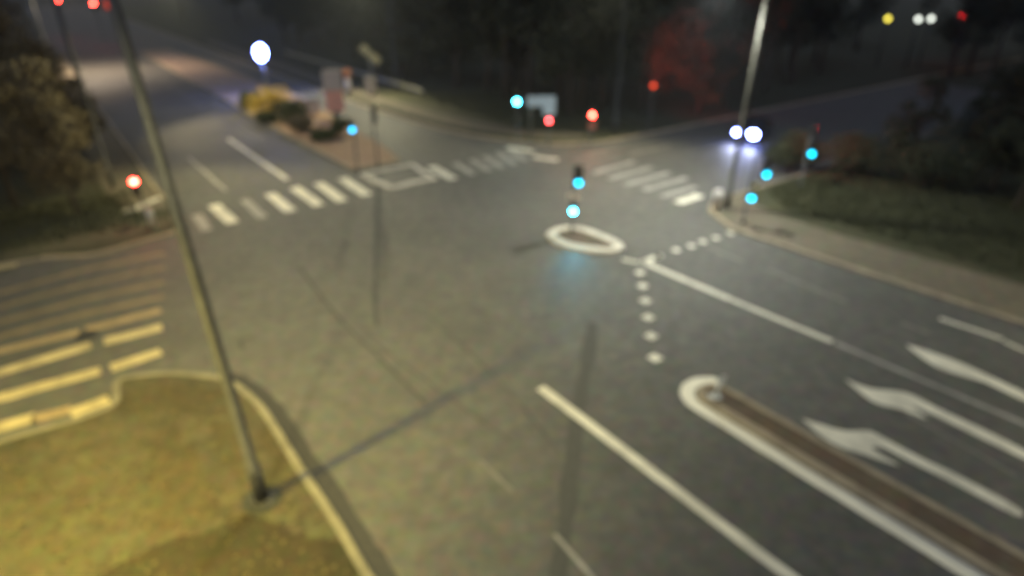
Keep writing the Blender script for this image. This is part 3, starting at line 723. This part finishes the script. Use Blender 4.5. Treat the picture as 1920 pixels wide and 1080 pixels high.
# ================================================================ VEGETATION
def leaf_cloud(bm, clumps, per, size, rng):
    for (cx, cy, cz, rx, rz_) in clumps:
        for k in range(per):
            while True:
                v = Vector((rng.uniform(-1, 1), rng.uniform(-1, 1), rng.uniform(-1, 1)))
                if .25 < v.length < 1: break
            c = Vector((cx + v.x * rx, cy + v.y * rx, cz + v.z * rz_))
            n = Vector((rng.gauss(0, 1), rng.gauss(0, 1), rng.gauss(0, 1) + .4)).normalized()
            u = n.orthogonal().normalized(); w_ = n.cross(u)
            s = size * rng.uniform(.6, 1.4)
            q = [c + u * s, c + w_ * s * .55, c - u * s, c - w_ * s * .55]
            bm.faces.new([bm.verts.new(x) for x in q])
def tree_proto(seed, h, rad, per=90, size=.22, nclump=34, trunk_r=.2, low=.28):
    rng = random.Random(seed); root = bpy.data.objects.new("tree", None); COL.objects.link(root)
    clumps = []
    for k in range(nclump):
        f = rng.random(); z = h * (low + (1 - low) * f)
        prof = math.sin(math.pi * min(1, (.12 + .88 * f) ** .8)) ** .6
        a_ = rng.uniform(0, 6.283); d = rad * prof * math.sqrt(rng.random()) * .95
        clumps.append((math.cos(a_) * d, math.sin(a_) * d, z, rad * rng.uniform(.22, .42), rad * rng.uniform(.18, .34)))
    b_ = bmesh.new(); leaf_cloud(b_, clumps, per, size, rng); cr = link("crown", b_, M["leafdark"], root)
    b_ = bmesh.new(); pts = [(0, 0, 0)]; x = y = 0
    for k in range(1, 6):
        x += rng.uniform(-.15, .15); y += rng.uniform(-.15, .15); pts.append((x, y, h * .85 * k / 5))
    tube(b_, pts, [trunk_r * 1.3, trunk_r, trunk_r * .85, trunk_r * .65, trunk_r * .4, trunk_r * .12], 9)
    for cl in clumps[::3]:
        z0 = min(cl[2] * .72, h * .7); tube(b_, [(x * z0 / h, y * z0 / h, z0), (cl[0] * .5, cl[1] * .5, (z0 + cl[2]) / 2), (cl[0], cl[1], cl[2])], [trunk_r * .4, trunk_r * .25, .02], 5)
    link("trunk", b_, M["bark"], root, True)
    return root
protos = [tree_proto(11, 13, 3.6), tree_proto(12, 15, 4.2, nclump=40), tree_proto(13, 11, 3.2, low=.16), tree_proto(14, 16, 3.4, nclump=38, low=.34)]
used = set()
leafvar = {}
PH = [13, 15, 11, 16]
CORR = [(85, 232, 16), (1610, 1900, 60), (430, 560, 150), (600, 760, 165)]
def limit(pi, loc, sc):
    "a tree standing before one of the far lights is a lower one"
    loc = Vector(loc)
    for x0, x1, yy in CORR:
        zl = HZ(loc, yy); zc = loc.y * _c + (CAM_H - zl) * _s
        xx = 960 + FPX * loc.x / zc; m = 5.0 * sc * FPX / zc
        d = G(.5 * (x0 + x1), yy, 4.5 if yy > 100 else 6.0)
        if x0 - m < xx < x1 + m and loc.y < d.y + 7: sc = min(sc, max(.2, (zl - 1.0) / (PH[pi] * 1.2)))
    return sc
def place_tree(pi, loc, sc, rz, label, group, leaf="leafdark", name="tree"):
    sc = limit(pi, loc, sc)
    src = protos[pi]
    key = (pi, leaf)
    r = src.copy(); COL.objects.link(r)
    r.name = name
    r.location = loc; r.rotation_euler = (0, 0, rz); r.scale = (sc, sc, sc * RNG.uniform(.92, 1.1))
    r["label"] = label; r["category"] = "tree"; r["group"] = group
    for ch in src.children:
        c = ch.copy(); COL.objects.link(c); c.parent = r
        if ch.name.startswith("crown") and leaf != "leafdark":
            if key not in leafvar:
                me = ch.data.copy(); me.materials.clear(); me.materials.append(M[leaf]); leafvar[key] = me
            c.data = leafvar[key]
    return r
# belt across the junction
def belt(a0, a1, b0, b1, n, label, group, leaf="leafdark", scs=(.85, 1.2), mind=3.0, ok=None):
    pts = []; tries = 0
    while len(pts) < n and tries < 4000:
        tries += 1
        q = (RNG.uniform(a0, a1), RNG.uniform(b0, b1))
        if ok and not ok(*q): continue
        if all((q[0] - r_[0]) ** 2 + (q[1] - r_[1]) ** 2 > mind ** 2 for r_ in pts): pts.append(q)
    for i, q in enumerate(pts):
        place_tree(RNG.randrange(4), W(q[0], q[1], .03), RNG.uniform(*scs), RNG.uniform(0, 6.28), label, group, leaf)
belt(38, 60, 36.5, 48, 15, "tall dark tree in the belt across the junction", "dark trees across the junction")
belt(60, 110, 34, 50, 18, "dark tree behind the guardrail of the far carriageway", "dark trees behind the guardrail")
belt(34.5, 50, 50, 82, 18, "dark tree on the far side of the right hand road", "dark trees beyond the right hand road")
belt(-6, 15.5, 35, 60, 22, "dark tree on the right verge above the grass", "dark trees on the right verge", ok=lambda a, b: b > 35 + max(0, (a - 8)) * .2)
belt(37, 75, -14, .2, 22, "dim olive tree left of the far road", "dim trees left of the far road", "leafolive", (.7, 1.0))
belt(35, 75, -6, 1.6, 26, "low olive tree crowding the kerb left of the far road", "low trees at the left kerb", "leafolive", (.38, .6), 2.0)
belt(76, 130, -16, -3.5, 14, "distant dim tree beside the uphill end of the left road", "distant trees left of the road", "leafolive", (.8, 1.1), 4)
belt(34.5, 40, -24, -5, 8, "low dark tree over the left edge footpath", "dark trees over the left footpath", "leafdark", (.5, .75), 2.6)
belt(10, 38, 86, 120, 16, "dark tree closing off the right hand road far away", "dark trees at the end of the right hand road", "leafdark", (.8, 1.2), 4)
belt(40, 120, 84, 130, 16, "very distant dark tree behind the far lights at top right", "distant trees at top right", "leafdark", (1, 1.3), 6)
belt(112, 200, 33, 60, 14, "distant dark tree at the end of the far carriageway", "distant trees at the end of the road", "leafdark", (1, 1.3), 5)
# reddish lit tree close to the red signal
place_tree(0, W(36.5, 42.5, .05), 1.0, .6, "tree with its trunk and leaves lit red by the signal", "red lit trees")
place_tree(2, W(34.5, 46.5, .05), .8, 2.0, "smaller tree caught in the red light, right of the red lit trunk", "red lit trees")
for pr in protos:
    for ch in list(pr.children): bpy.data.objects.remove(ch)
    bpy.data.objects.remove(pr)

def bush(loc, rad, h, leaf, label, seed, name="bush", per=220):
    rng = random.Random(seed); t = thing(name, label, "bush", loc)
    cl = []
    for k in range(12):
        a_ = rng.uniform(0, 6.28); d = rad * math.sqrt(rng.random()) * .62; z = h * rng.uniform(.22, .74)
        cl.append((math.cos(a_) * d, math.sin(a_) * d, z, rad * .45, h * .28))
    b_ = bmesh.new(); leaf_cloud(b_, cl, per, .10, rng); link("foliage", b_, M[leaf], t)
    b_ = bmesh.new()
    for k in range(5):
        c_ = cl[k]; tube(b_, [(rng.uniform(-.1, .1), rng.uniform(-.1, .1), 0), (c_[0] * .5, c_[1] * .5, c_[2] * .6), (c_[0], c_[1], c_[2])], [.05, .035, .01], 5)
    link("stem", b_, M["bark"], t)
    return t
def gb(x, y): return G(x, y, .11)
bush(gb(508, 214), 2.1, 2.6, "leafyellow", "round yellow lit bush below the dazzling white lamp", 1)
bush(gb(470, 205), 1.1, 1.9, "leafgreen", "small dark bush left of the yellow bush", 2)
bush(gb(549, 228), 1.5, 1.9, "leafgreen", "dark green bush right of the yellow bush", 3)
bush(gb(566, 244), 1.2, 1.2, "leafolive", "low olive bush in front of the dark green bush", 4)
bush(gb(606, 262), 1.0, .8, "leafgreen", "low green shrub near the foot of the pinkish panel", 5)
bush(gb(640, 252), .8, 1.3, "leafgreen", "dark shrub directly behind the median green light", 6)
bush(gb(500, 230), 1.0, .9, "leafgreen", "low green shrub at the kerb below the yellow bush", 7)
for i, (x, y, rr, hh, lab) in enumerate(((1475, 318, 2.2, 2.4, "red lit bush on the right verge, nearest the car"), (1600, 330, 2.6, 2.8, "red lit bush on the right verge, middle of three"), (1730, 350, 2.6, 3.0, "red lit bush on the right verge, rightmost of three"))):
    bush(G(x, y, .09), rr, hh, "leafdark", lab, 20 + i, per=260)

# ---------------------------------------------------------------- litter and grass
rng = random.Random(91)
def inside(p, poly):
    c = False; n = len(poly)
    for i in range(n):
        a, b = poly[i], poly[i - 1]
        if (a[1] > p[1]) != (b[1] > p[1]) and p[0] < (b[0] - a[0]) * (p[1] - a[1]) / (b[1] - a[1]) + a[0]: c = not c
    return c
corner = [(q.x, q.y) for q in offset_line(kc, .3)] + [tuple(W(-20, -70)[:2])]
b_ = bmesh.new(); n = 0
while n < 2200:
    a_, bb = rng.uniform(6, 19.4), rng.uniform(-6.5, 2.9)
    if rng.random() > .35 + .65 * math.sin(a_ * 1.7 + bb * 2.3) ** 2: continue
    p = W(a_, bb)
    if not inside(p, corner): continue
    s_ = rng.uniform(.03, .075); t_ = rng.uniform(0, 6.28); n += 1
    d = Vector((math.cos(t_), math.sin(t_), rng.uniform(-.1, .3))) * s_; e = Vector((-math.sin(t_), math.cos(t_), rng.uniform(-.1, .3))) * s_ * .6
    c_ = Vector((p.x, p.y, .135)); b_.faces.new([b_.verts.new(c_ + v) for v in (d, e, -d, -e)])
o = link("fallen_leaves", b_, leafmat("fallen_leaf", (.03, .024, .010), (.13, .10, .04))); o["kind"] = "stuff"; o["label"] = "fallen leaves scattered over the near pavement"
def grass(a0, a1, b0, b1, n, label, h=.22, ok=None):
    b_ = bmesh.new()
    for k in range(n):
        a_, bb = rng.uniform(a0, a1), rng.uniform(b0, b1)
        if ok and not ok(a_, bb): continue
        p = W(a_, bb, .088)
        for j in range(4):
            t_ = rng.uniform(0, 6.28); w_ = Vector((math.cos(t_), math.sin(t_), 0)) * .03; tip = Vector((rng.uniform(-.12, .12), rng.uniform(-.12, .12), h * rng.uniform(.5, 1.3)))
            q = p + Vector((rng.uniform(-.1, .1), rng.uniform(-.1, .1), 0))
            b_.faces.new([b_.verts.new(q - w_), b_.verts.new(q + w_), b_.verts.new(q + tip)])
    o = link("grass", b_, leafmat("grass_blades", (.030, .034, .012), (.085, .085, .03))); o["kind"] = "stuff"; o["label"] = label
grass(2, 18.2, 29.6, 40, 5200, "rough grass on the right verge", ok=lambda a, b: b > 29.9 + max(0, (a - 16)) * .9)
grass(33.4, 40, -16, 2.6, 2600, "rough grass under the far left trees")
grass(33, 56, 28.8, 38, 3000, "rough grass under the trees across the junction", ok=lambda a, b: b > 30.5 + max(0, (38 - a)) * .8)

# ---------------------------------------------------------------- thin haze added to lift the dark tones
m = bpy.data.materials.new("added_haze"); m.use_nodes = True; t = m.node_tree; t.nodes.clear()
out = t.nodes.new("ShaderNodeOutputMaterial"); pv = t.nodes.new("ShaderNodeVolumePrincipled")
pv.inputs["Color"].default_value = (.86, .92, 1, 1); pv.inputs["Density"].default_value = HAZE; pv.inputs["Anisotropy"].default_value = .3
t.links.new(pv.outputs[0], out.inputs["Volume"])
b_ = bmesh.new(); bmesh.ops.create_cube(b_, size=1, matrix=Matrix.Translation((0, 200, 10.5)) @ Matrix.Diagonal((1300, 1300, 24, 1)))
o = link("haze", b_, m); o["kind"] = "stuff"; o["label"] = "thin added haze over the whole night scene"
